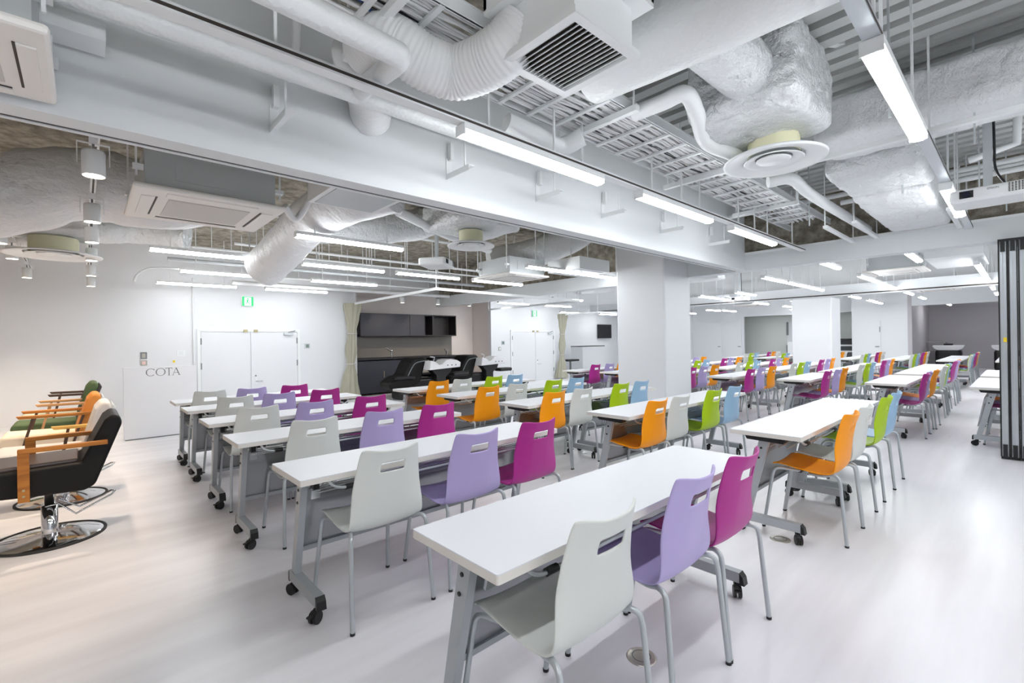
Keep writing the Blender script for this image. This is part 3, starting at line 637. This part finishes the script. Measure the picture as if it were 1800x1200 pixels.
# cable tray -----------------------------------------------------------
tz = 2.86; ty0, ty1 = 1.73, 2.21; tx0, tx1 = .35, 7.4
t = thing('cable_tray', (0, 0, tz), 'long white ladder cable tray hanging under the ceiling', 'cable tray')
for y in (ty0, ty1):
    MB().box(tx0, tx1, y-.004, y+.004, 0, .07).box(tx0, tx1, y-.012, y+.012, 0, .006).box(tx0, tx1, y-.012, y+.012, .064, .07).obj('side_rail', 'paint', t)
rg = MB().box(-.014, .014, ty0, ty1, -.004, .012).mesh('rung', 'paint'); x = tx0+.1
while x < tx1-.6:
    o = bpy.data.objects.new('rung', rg); o.location = (x, 0, 0); link(o, t); x += .25
sb = MB().box(-.02, .02, ty0-.09, ty1+.14, -.045, -.006).mesh('support_bar', 'paint')
for x in (1.02, 2.62, 4.2, 5.8):
    o = bpy.data.objects.new('support_bar', sb); o.location = (x, 0, 0); link(o, t)
    for y in (ty0-.06, ty1+.1): MB().cbox((x, y, .3), (.01, .01, .68)).obj('hanger_rod', 'paint', t)
for ci, (nc, mt) in enumerate(((44, 'cable'), (3, 'cabledark'), (1, 'cableblue'))):
    b = MB()
    for k in range(nc):
        y = ty0+.03+(ty1-ty0-.06)*((k+.5)/nc if ci == 0 else random.random()); pts = []
        xe = tx1-.4-random.random()*1.5*(k % 3 == 0) if ci < 2 else tx0+1.0
        for i in range(20):
            f = i/19; pts.append((tx0+f*(xe-tx0), y+.016*math.sin(f*23+k)+.01*math.sin(f*51+2*k), .022+.006*(k % 3)+.006*math.sin(f*37+k*3)))
        b.tube(pts, .008 if ci == 0 else .006, 5)
    single(b, 'cable_bundle', mt, ['white data cables lying in the cable tray', 'dark cables among the white ones in the cable tray', 'single blue cable in the cable tray'][ci], 'cables')['kind'] = 'stuff'
for o in COL.objects:
    if o.name.startswith('cable_bundle'): o.location.z = tz
# supply grille box ------------------------------------------------------
t = thing('grille_box', (1.63, 1.37, 2.62), 'white boxed air grille with slanted louvres over the front tables', 'air vent')
MB().box(-.2, .2, -.2, .2, .03, .62).obj('box', 'paint', t)
MB().box(-.27, .27, -.27, .27, .22, .24).box(-.27, -.25, -.27, .27, .24, .62).box(-.27, .27, .25, .27, .24, .62).box(.25, .27, -.27, .27, .24, .62).box(-.27, .27, -.27, -.25, .24, .62).obj('plenum_casing', 'paint', t)
MB().box(-.225, .225, -.225, -.185, 0, .03).box(-.225, .225, .185, .225, 0, .03).box(-.225, -.185, -.185, .185, 0, .03).box(.185, .225, -.185, .185, 0, .03).obj('frame', 'paint', t)
MB().box(-.185, .185, -.185, .185, .028, .031).obj('dark_inside', 'darkslot', t)
lv = MB().prism([(-.012, .0), (-.009, -.002), (.012, .022), (.009, .024)], 'y', -.185, .185).mesh('louvre', 'paint')
for k in range(13):
    o = bpy.data.objects.new('louvre', lv); o.location = (-.168+k*.028, 0, .004); link(o, t)
# flexible white ribbed duct -----------------------------------------------
def ribbed(path, r, n=10, amp=.012, freq=2.0, seg=28):
    pts = smooth_path(path, n); rr = [r+amp*math.sin(i*math.pi/2) for i in range(len(pts))]
    return MB().tube(pts, rr, seg)
fp = [PZ(920, 50, 2.80), PZ(890, 85, 2.72), PZ(850, 112, 2.69), PZ(800, 128, 2.685), PZ(750, 112, 2.70), PZ(705, 84, 2.75), PZ(672, 72, 2.80), PZ(645, 90, 2.88)]
single(ribbed(fp, .122, 26, .0032), 'flexible_duct', 'flex', 'fat white ribbed flexible duct curling from the grille box', 'duct')
single(ribbed([PZ(628, 95, 2.88), PZ(634, 130, 2.9), (1.33, 2.72, 2.86), (1.40, 2.865, 2.83)], .125, 30, .005), 'flexible_duct', 'flex', 'short ribbed duct stub entering the long beam', 'duct')
# insulated pipes --------------------------------------------------------
single(MB().tube([(-.8, 2.55, 2.78), (.4, 2.55, 2.78), (2.1, 2.55, 2.78), (3.1, 2.55, 2.78)], .052, 16), 'insulated_pipe', 'quilt', 'long quilted white pipe running beside the lighting track', 'pipe')
single(MB().tube(smooth_path([PZ(380, -60, 2.55), PZ(505, 0, 2.55), PZ(680, 86, 2.55), PZ(700, 100, 2.56), PZ(686, 118, 2.60), PZ(645, 150, 2.74), PZ(630, 165, 2.8)], 6), .05, 16), 'insulated_pipe', 'quilt', 'elbowed quilted white pipe below the ribbed duct', 'pipe')
single(MB().tube(smooth_path([PZ(505, 150, 2.9), PZ(520, 90, 2.95), PZ(522, 10, 3.1), PZ(524, -40, 3.2)], 5), .022, 10), 'conduit_pipe', 'paint', 'bent white conduit crossing the quilted pipe', 'pipe')
single(MB().tube(smooth_path([PZ(1115, 200, 2.85), PZ(1165, 180, 2.85), PZ(1205, 165, 2.85), PZ(1225, 200, 2.8), PZ(1242, 250, 2.75), PZ(1290, 272, 2.72), PZ(1330, 300, 2.72)], 6), .05, 14), 'white_pipe', 'paint', 'white zigzag pipe between the cable tray and the foil box', 'pipe')
single(MB().tube(smooth_path([PZ(1350, 320, 2.72), PZ(1392, 315, 2.74), PZ(1430, 345, 2.74), PZ(1525, 403, 2.74)], 6), .05, 14), 'white_pipe', 'paint', 'white pipe running on past the round diffuser to the cross beam', 'pipe')
single(MB().tube(smooth_path([PZ(890, 215, 2.75), PZ(935, 235, 2.72), PZ(985, 258, 2.7), PZ(1025, 240, 2.75)], 6), .06, 14), 'white_pipe', 'paint', 'short bent white pipe under the ladder tray', 'pipe')
# big quilted duct, foil plenum, diffuser ------------------------------------
single(MB().tube([(2.25, 1.72, 2.98), (2.28, 1.3, 2.97), (2.3, .9, 2.97), (2.32, .4, 2.97), (2.34, -1.2, 2.97)], .2, 28), 'round_duct', 'quilt', 'large round quilted duct crossing over the front table', 'duct')
single(MB().tube([(2.32, 1.12, 2.97), (2.9, 1.12, 2.97), (3.1, 1.12, 2.97)], .16, 24, wr=.01), 'round_duct', 'foil', 'short foil branch joining the round duct to the foil box', 'duct')
single(wrinkled_box(2.98, 3.78, .86, 1.5, 2.76, 3.26, .026), 'foil_plenum', 'foil', 'crumpled foil-wrapped plenum box above the large round diffuser', 'duct')
def diffuser(x, y, z, r, lb, neck=.12):
    t = thing('round_diffuser', (x, y, z), lb, 'air diffuser', 'round ceiling diffusers')
    MB().lathe([(r*.52, .035), (r*.62, .03), (r*.95, .012), (r, 0), (r*.99, -.012), (r*.93, -.008), (r*.6, .018)], seg=48).obj('outer_ring', 'paint', t)
    MB().lathe([(r*.36, .03), (r*.58, .0), (r*.56, -.006), (r*.36, .018)], seg=40).obj('middle_cone', 'paint', t)
    MB().lathe([(0, -.004), (r*.32, -.002), (r*.34, .006), (r*.2, .03), (0, .032)], seg=40).obj('centre_disc', 'paint', t)
    MB().lathe([(r*.5, .03), (r*.5, .03+neck)], seg=40).obj('neck_collar', 'cream', t)
    MB().lathe([(0, .045), (r*.5, .045)], seg=30).obj('throat', 'paintgrey', t)
diffuser(3.65, 1.19, 2.62, .33, 'large round white diffuser below the foil plenum box', .13)
# rectangular foil ducts on the right
single(wrinkled_box(4.1, 4.62, -1.6, 1.06, 2.8, 3.12, .014, 22, .08), 'foil_duct', 'foilflat', 'flat foil-wrapped rectangular duct crossing the right aisle', 'duct')
single(wrinkled_box(4.66, 5.5, .5, 1.12, 2.68, 3.12, .02, 14, .12), 'foil_plenum', 'foil', 'foil-wrapped plenum box behind the rectangular duct', 'duct')
single(wrinkled_box(5.5, 7.45, .55, 1.1, 2.64, 2.98, .014, 18, .08), 'foil_duct', 'foilflat', 'foil-wrapped duct running to the cross beam', 'duct')
# perforated strut channels on rods
for i, (a, b, lb) in enumerate((((4.0, 1.35, 2.66), (4.0, -.6, 2.66), 'perforated channel under the rectangular foil duct'), ((2.75, 1.6, 3.36), (3.9, .75, 3.34), 'channel above the foil plenum box'), ((6.2, 1.5, 2.6), (7.5, 1.5, 2.6), 'white channel ending in the cross beam, left one'), ((6.3, .48, 2.6), (7.5, .48, 2.6), 'white channel ending in the cross beam, beside the aisle track'), ((6.3, 1.25, 2.62), (7.5, 1.25, 2.62), 'white channel ending in the cross beam below the foil duct'))):
    t = thing('strut_channel', (0, 0, 0), lb, 'strut'); MB().bar(a, b, .045, .03).obj('channel', 'paint', t)
    for p in (a, b): MB().cbox((p[0], p[1], (p[2]+SL)/2), (.01, .01, SL-p[2]-.01)).obj('hanger_rod', 'paint', t)
for i, (x, y) in enumerate(((4.3, .2), (5.3, .7), (5.9, .25), (6.6, .75), (6.9, .1), (3.4, .5), (4.9, 1.4), (6.0, 1.6), (5.2, -.4), (6.4, -.5))):
    single(MB().cbox((x, y, 3.0), (.011, .011, .8)), 'hanger_rod', 'paintgrey', 'thin vertical hanger rod in the front bay, %s of the ten' % ORD[i+1], 'rod', 'hanger rods in the front bay')
for i, (y, z, r) in enumerate(((-.1, 3.0, .028), (-.25, 3.05, .018), (1.4, 3.1, .03))):
    single(MB().tube([(6.9, y-1.5, z), (6.9, y+1.6, z)], r, 10), 'cross_pipe', 'paint', 'white cross pipe in front of the sprayed beam, %s' % ['lower', 'thin upper', 'left'][i], 'pipe')
single(MB().tube([(5.6, .0, 3.38), (5.6, .02, 2.9), (5.62, .3, 2.85)], .03, 10), 'sprinkler_pipe', 'paint', 'white vertical pipe dropping from the ribbed deck at right', 'pipe')
# projector ------------------------------------------------------------------
def projector(c, rz, lb, grp='ceiling projectors', text=True):
    t = thing('projector', c, lb, 'projector', grp, rz)
    o = MB().box(-.17, .17, -.2, .2, -.05, .05).obj('body', 'paint', t); bevel(o, .025, 3)
    MB().box(-.176, -.17, .07, .145, -.022, .03).obj('lens_bezel', 'black', t); MB().tube([(-.176, .108, .004), (-.183, .108, .004)], .024, 18).obj('lens', 'lens', t)
    g = MB()
    for i in range(5):
        for k in range(6): g.cbox((-.171, -.175+i*.016, -.02+k*.011), (.006, .009, .006))
    g.obj('vent_grille', 'darkslot', t)
    MB().cbox((0, 0, (SL-c[2])/2+.03), (.035, .05, SL-c[2]-.05)).obj('mount_pole', 'paintgrey', t); MB().box(-.08, .08, -.1, .1, .05, .065).obj('mount_plate', 'paint', t)
    MB().tube(smooth_path([(.03, -.03, SL-c[2]-.1), (.03, -.035, .4), (.03, -.04, .2), (.04, -.09, .08), (.06, -.1, .045)], 4), .008, 8).obj('power_cable', 'black', t)
    if text:
        cu = bpy.data.curves.new('txt', 'FONT'); cu.body = 'EPSON'; cu.size = .02; o = bpy.data.objects.new('txt', cu); COL.objects.link(o)
        me = bpy.data.meshes.new_from_object(o.evaluated_get(bpy.context.evaluated_depsgraph_get())); bpy.data.objects.remove(o); me.materials.clear(); me.materials.append(MAT['grey'])
        o = bpy.data.objects.new('lettering', me); o.matrix_local = Matrix(((0, 0, -1, -.1725), (-1, 0, 0, .0), (0, 1, 0, .015), (0, 0, 0, 1))); link(o, t)
projector(PX(1737, 345, 5.0), 0, 'white projector on a pole at the right, above the aisle')
projector(tuple(PY(768, 463, 4.95)), 2.2, 'white projector on a pole beyond the long beam', text=False)
projector((13.2, 5.2, 2.42), 0, 'small white projector far back, beyond the column', text=False)
# beam brackets ---------------------------------------------------------------
for i, (x, z) in enumerate(((.82, 2.60), (2.02, 2.60), (2.96, 2.62), (3.9, 2.63), (5.05, 2.64), (6.3, 2.65))):
    t = thing('beam_bracket', (x, 2.87, z), 'white angle bracket on the face of the long beam, %s from the left' % ORD[i+1], 'bracket', 'angle brackets on the beam')
    MB().box(-.025, .025, -.28, 0, -.006, .0).box(-.025, .025, -.006, 0, 0, .12).box(-.027, -.025, -.28, 0, -.04, 0).obj('angle', 'paint', t)
    MB().cbox((0, -.2, .1), (.01, .01, .2)).obj('drop_rod', 'paint', t); MB().cbox((0, -.03, .16), (.03, .04, .12)).obj('clip', 'paint', t)
# ceiling cassettes -------------------------------------------------------------
def cassette(x, y, z, w_, rz, lb, body=True):
    t = thing('ceiling_cassette', (x, y, z), lb, 'air conditioner', 'ceiling air conditioner cassettes', rz); h = w_/2
    o = MB().prism([(-h, -h), (h, -h), (h, h), (-h, h)], 'z', 0, .035).obj('panel', 'acpanel', t); bevel(o, .015, 2)
    MB().box(-h*.55, h*.55, -h*.55, h*.55, -.006, 0).obj('intake_grille', 'acgrille', t)
    for k in range(4):
        a = k*math.pi/2; c, s = math.cos(a), math.sin(a)
        b = MB().box(-h*.6, h*.6, -h*.88, -h*.72, -.008, 0); b.v = [(p[0]*c-p[1]*s, p[0]*s+p[1]*c, p[2]) for p in b.v]; f = b.obj('flap', 'acpanel', t)
        b = MB().box(-h*.6, h*.6, -h*.715, -h*.69, -.003, .0); b.v = [(p[0]*c-p[1]*s, p[0]*s+p[1]*c, p[2]) for p in b.v]; b.obj('air_slot', 'darkslot', f)
    o = MB().box(-h*.86, h*.86, -h*.86, h*.86, .035, .30).obj('casing', 'galv', t); MB().box(-h*.5, h*.3, -h*.87, -h*.86, .1, .25).obj('casing_plate', 'galv', o)
    for sx in (-1, 1):
        for sy in (-1, 1):
            MB().cbox((sx*h*.95, sy*h*.8, .5), (.012, .012, .8)).cbox((sx*h*.93, sy*h*.8, .16), (.06, .05, .03)).obj('hanger_rod', 'paint', t)
cassette(.73, 4.4, 2.42, .95, 0, 'ceiling air conditioner cassette beyond the long beam at left')
cassette(-.39, 2.53, 2.42, .64, 0, 'beige ceiling cassette cut by the left edge of the picture')
cassette(5.6, 6.1, 2.47, .95, 0, 'ceiling cassette left of the white column')
cassette(12.0, 1.7, 2.62, .95, 0, 'ceiling cassette beyond the cross beam at right')
cassette(17.5, 1.6, 2.6, .95, 0, 'farthest ceiling cassette at the end of the room')
cassette(17.5, 6.5, 2.5, .95, 0, 'far ceiling cassette left of the second column')
t = thing('steel_channel', (0, 0, 2.7), 'white steel channel bar above the cut cassette at left', 'strut'); MB().box(-1.2, .09, 2.69, 2.84, -.005, .0).box(-1.2, .09, 2.69, 2.70, 0, .07).obj('channel', 'paint', t); MB().box(-.15, -.07, 2.70, 2.72, 0, .68).obj('hanger_plate', 'paint', t)
# track spots ---------------------------------------------------------------------
def spot(x, y, z, lb, aim, pw=1.0):
    t = thing('track_spotlight', (x, y, z), lb, 'spotlight', 'warm track spotlights')
    MB().lathe([(.052, 0), (.055, .004), (.055, .14), (.05, .15), (0, .15)], seg=24).obj('can', 'paint', t)
    MB().lathe([(0, .006), (.05, .006)], seg=24).obj('lit_face', 'spotface', t)
    MB().box(-.075, -.07, -.008, .008, .07, .19).box(.07, .075, -.008, .008, .07, .19).box(-.075, .075, -.008, .008, .19, .195).obj('yoke', 'paint', t)
    MB().box(-.02, .02, -.05, .05, .195, .24).obj('adapter', 'paint', t); MB().cbox((0, 0, .165), (.012, .012, .05)).obj('pivot', 'grey', t)
    l = bpy.data.lights.new('spot_lamp', 'SPOT'); l.energy = WARM*pw; l.color = (1, .80, .60); l.spot_size = 1.5; l.spot_blend = .7; l.shadow_soft_size = .05
    o = bpy.data.objects.new('spot_lamp', l); o.location = (0, 0, -.01); d = Vector(aim)-Vector((x, y, z)); o.rotation_euler = d.to_track_quat('-Z', 'Y').to_euler(); link(o, t)
for i, (y, z) in enumerate(((3.72, 2.38), (5.19, 2.40), (6.2, 2.40), (7.5, 2.40), (8.9, 2.38), (10.2, 2.36))):
    spot(.06+.01*i, y, z, 'white cylinder track spotlight, %s in the line along the beam end' % ORD[i+1], (-.9, y+.2, 0))
for i, y in enumerate((6.9, 8.0, 10.0)):
    spot(-.6, y, 2.42, 'white cylinder track spotlight on the left track, %s from the camera' % ORD[i+1], (-1.5, y+.1, .2))
for i, x in enumerate((6.2, 7.3, 8.4)):
    spot(x, 11.0, 2.42, 'white cylinder spotlight before the kitchen alcove, %s from the left' % ORD[i+1], (x, 12.2, 1.0), .3)
for x, y0, y1, z, lb in ((.075, 3.3, 10.9, 2.6, 'white spotlight track running away from the beam'), (-.6, 6.0, 10.9, 2.63, 'spotlight track with dark slot at the left')):
    t = thing('spotlight_track', (x, y0, z+.03), lb, 'light track'); MB().box(-.018, .018, 0, y1-y0, 0, .03).obj('rail', 'paint', t); MB().box(-.006, .006, 0, y1-y0, -.001, .0).obj('slot', 'darkslot', t)
    for k in range(4): MB().cbox((0, .4+k*(y1-y0-.8)/3, .38), (.01, .01, .70)).obj('hanger_rod', 'paint', t)
# ducts beyond the long beam -----------------------------------------------------------
single(MB().tube(smooth_path([PY(-120, 350, 5.9), PY(0, 345, 5.9), PY(110, 325, 5.9), PY(190, 330, 5.9), PY(290, 345, 5.9), PY(420, 330, 6.0)], 8), .33, 28, wr=.025), 'insulated_duct', 'foilflat', 'large wrapped duct sweeping across the upper left', 'duct')
single(MB().tube(smooth_path([PY(40, 405, 8.0), PY(110, 392, 8.0), PY(180, 400, 8.0), PY(250, 402, 8.0), PY(330, 415, 7.8)], 8), .20, 24, wr=.02), 'insulated_duct', 'foil', 'smaller wrapped duct below the large one at left', 'duct')
p = PZ(95, 448, 2.42); diffuser(p.x, p.y, p.z, .42, 'round white diffuser hanging at the far left', .16)
single(ribbed([PY(-20, 410, 8.3), PY(30, 420, 8.3), PY(66, 422, 8.2)], .10, 10, .008), 'flexible_duct', 'flex', 'ribbed duct stub feeding the far left diffuser', 'duct')
single(wrinkled_box(p.x-.36, p.x+.36, p.y-.33, p.y+.33, 2.62, 2.92, .02, 10, .1), 'foil_plenum', 'foilflat', 'wrapped plenum box over the far left diffuser', 'duct')
single(MB().tube(smooth_path([PY(690, 330, 4.3), PY(610, 352, 4.8), PY(548, 385, 5.5), PY(505, 430, 6.2), PY(465, 472, 6.8)], 8), .25, 26, wr=.012), 'round_duct', 'foilflat', 'thick foil duct bending down behind the light bars', 'duct')
p = PZ(828, 432, 2.5); diffuser(p.x, p.y, p.z, .28, 'round white diffuser above the second projector', .14)
single(wrinkled_box(p.x-.42, p.x+.5, p.y-.35, p.y+.42, 2.68, 2.98, .015, 12, .1), 'foil_plenum', 'foil', 'wrapped plenum box over the diffuser by the projector pole', 'duct')
single(MB().tube(smooth_path([PY(560, 395, 5.9), PY(650, 400, 6.0), PY(730, 395, 6.1), PY(800, 375, 6.2)], 8), .22, 24, wr=.03), 'insulated_duct', 'foil', 'crumpled foil duct in the shadow behind the projector pole', 'duct')
single(MB().tube(smooth_path([PY(860, 462, 6.6), PY(930, 448, 6.2), PY(1000, 420, 5.6), PY(1050, 385, 5.0)], 8), .27, 26, wr=.012), 'insulated_duct', 'foilflat', 'smooth wrapped duct curving up towards the long beam', 'duct')
single(MB().tube(smooth_path([PY(700, 372, 4.4), PY(790, 415, 5.0), PY(860, 440, 5.6)], 8), .05, 12), 'white_pipe', 'paint', 'slim white pipe crossing behind the projector pole', 'pipe')
t = thing('return_box', (6.3, 5.15, 2.52), 'white box grille hanging beside the column top', 'air vent'); MB().box(-.4, .4, -.35, .35, 0, .2).obj('box', 'paint', t); MB().box(-.33, .33, -.28, .28, -.008, 0).obj('face', 'paintgrey', t)
t = thing('return_box', (1.62, 3.55, 2.5), 'white flat panel box just behind the long beam', 'air vent'); MB().box(-.28, .28, -.3, .3, 0, .3).obj('box', 'paint', t); MB().box(-.24, .24, -.26, .26, -.006, 0).obj('face', 'paintgrey', t)
for yy in (-.2, .2): MB().cbox((0, yy, .6), (.012, .012, .6)).obj('hanger_rod', 'paint', t)
single(wrinkled_box(8.1, 8.7, -2, 11, 2.66, 2.96, .014, 26, .08), 'insulated_duct', 'foilflat', 'wrapped duct running along behind the cross beam', 'duct')
single(wrinkled_box(10.5, 10.9, 4.6, 8.8, 2.7, 3.05, .012, 16, .08), 'insulated_duct', 'foilflat', 'wrapped duct far back left of the second column', 'duct')
t = thing('return_box', (11.2, .75, 2.62), 'white boxed unit beyond the cross beam near the partition', 'air vent'); MB().box(-.9, .9, -.35, .35, 0, .25).obj('box', 'paint', t)
# pipes, rods and wires beyond the long beam
for i, (x0, x1, y, z, r) in enumerate(((1.7, 7.4, 8.0, 2.9, .022), (1.2, 7.4, 8.2, 2.82, .016), (1.0, 7.4, 9.1, 2.75, .03), (1.5, 7.4, 9.8, 2.68, .02), (1.0, 5.0, 6.4, 3.0, .02), (2.2, 7.4, 10.6, 2.62, .045))):
    t = thing('ceiling_pipe', (x0, y, z), 'white ceiling pipe running along the far bay, %s of six from the camera' % ORD[i+1], 'pipe', 'pipes in the far bay')
    MB().tube([(0, 0, 0), (x1-x0, 0, 0)], r, 10).obj('pipe_run', 'paint' if i != 2 else 'paintgrey', t)
    k = .4+.1*i
    while k < x1-x0:
        MB().cbox((k, 0, (SL-z)/2), (.011, .011, SL-z)).obj('hanger_rod', 'paint', t); k += .62+.13*i
single(MB().tube(smooth_path([PY(500, 362, 4.9), PY(520, 385, 5.0), PY(545, 350, 4.9)], 6), .035, 10), 'refrigerant_pipe', 'flex', 'white ribbed hose bent beside the ceiling cassette', 'pipe')
single(MB().tube(smooth_path([(.55, 8.6, 2.3), (.6, 8.62, 2.42), (.75, 8.65, 2.52), (1.1, 8.7, 2.55), (1.6, 8.7, 2.55)], 6), .016, 8), 'hanging_cable', 'paint', 'white cable looping down at the left of the light bars', 'cable')
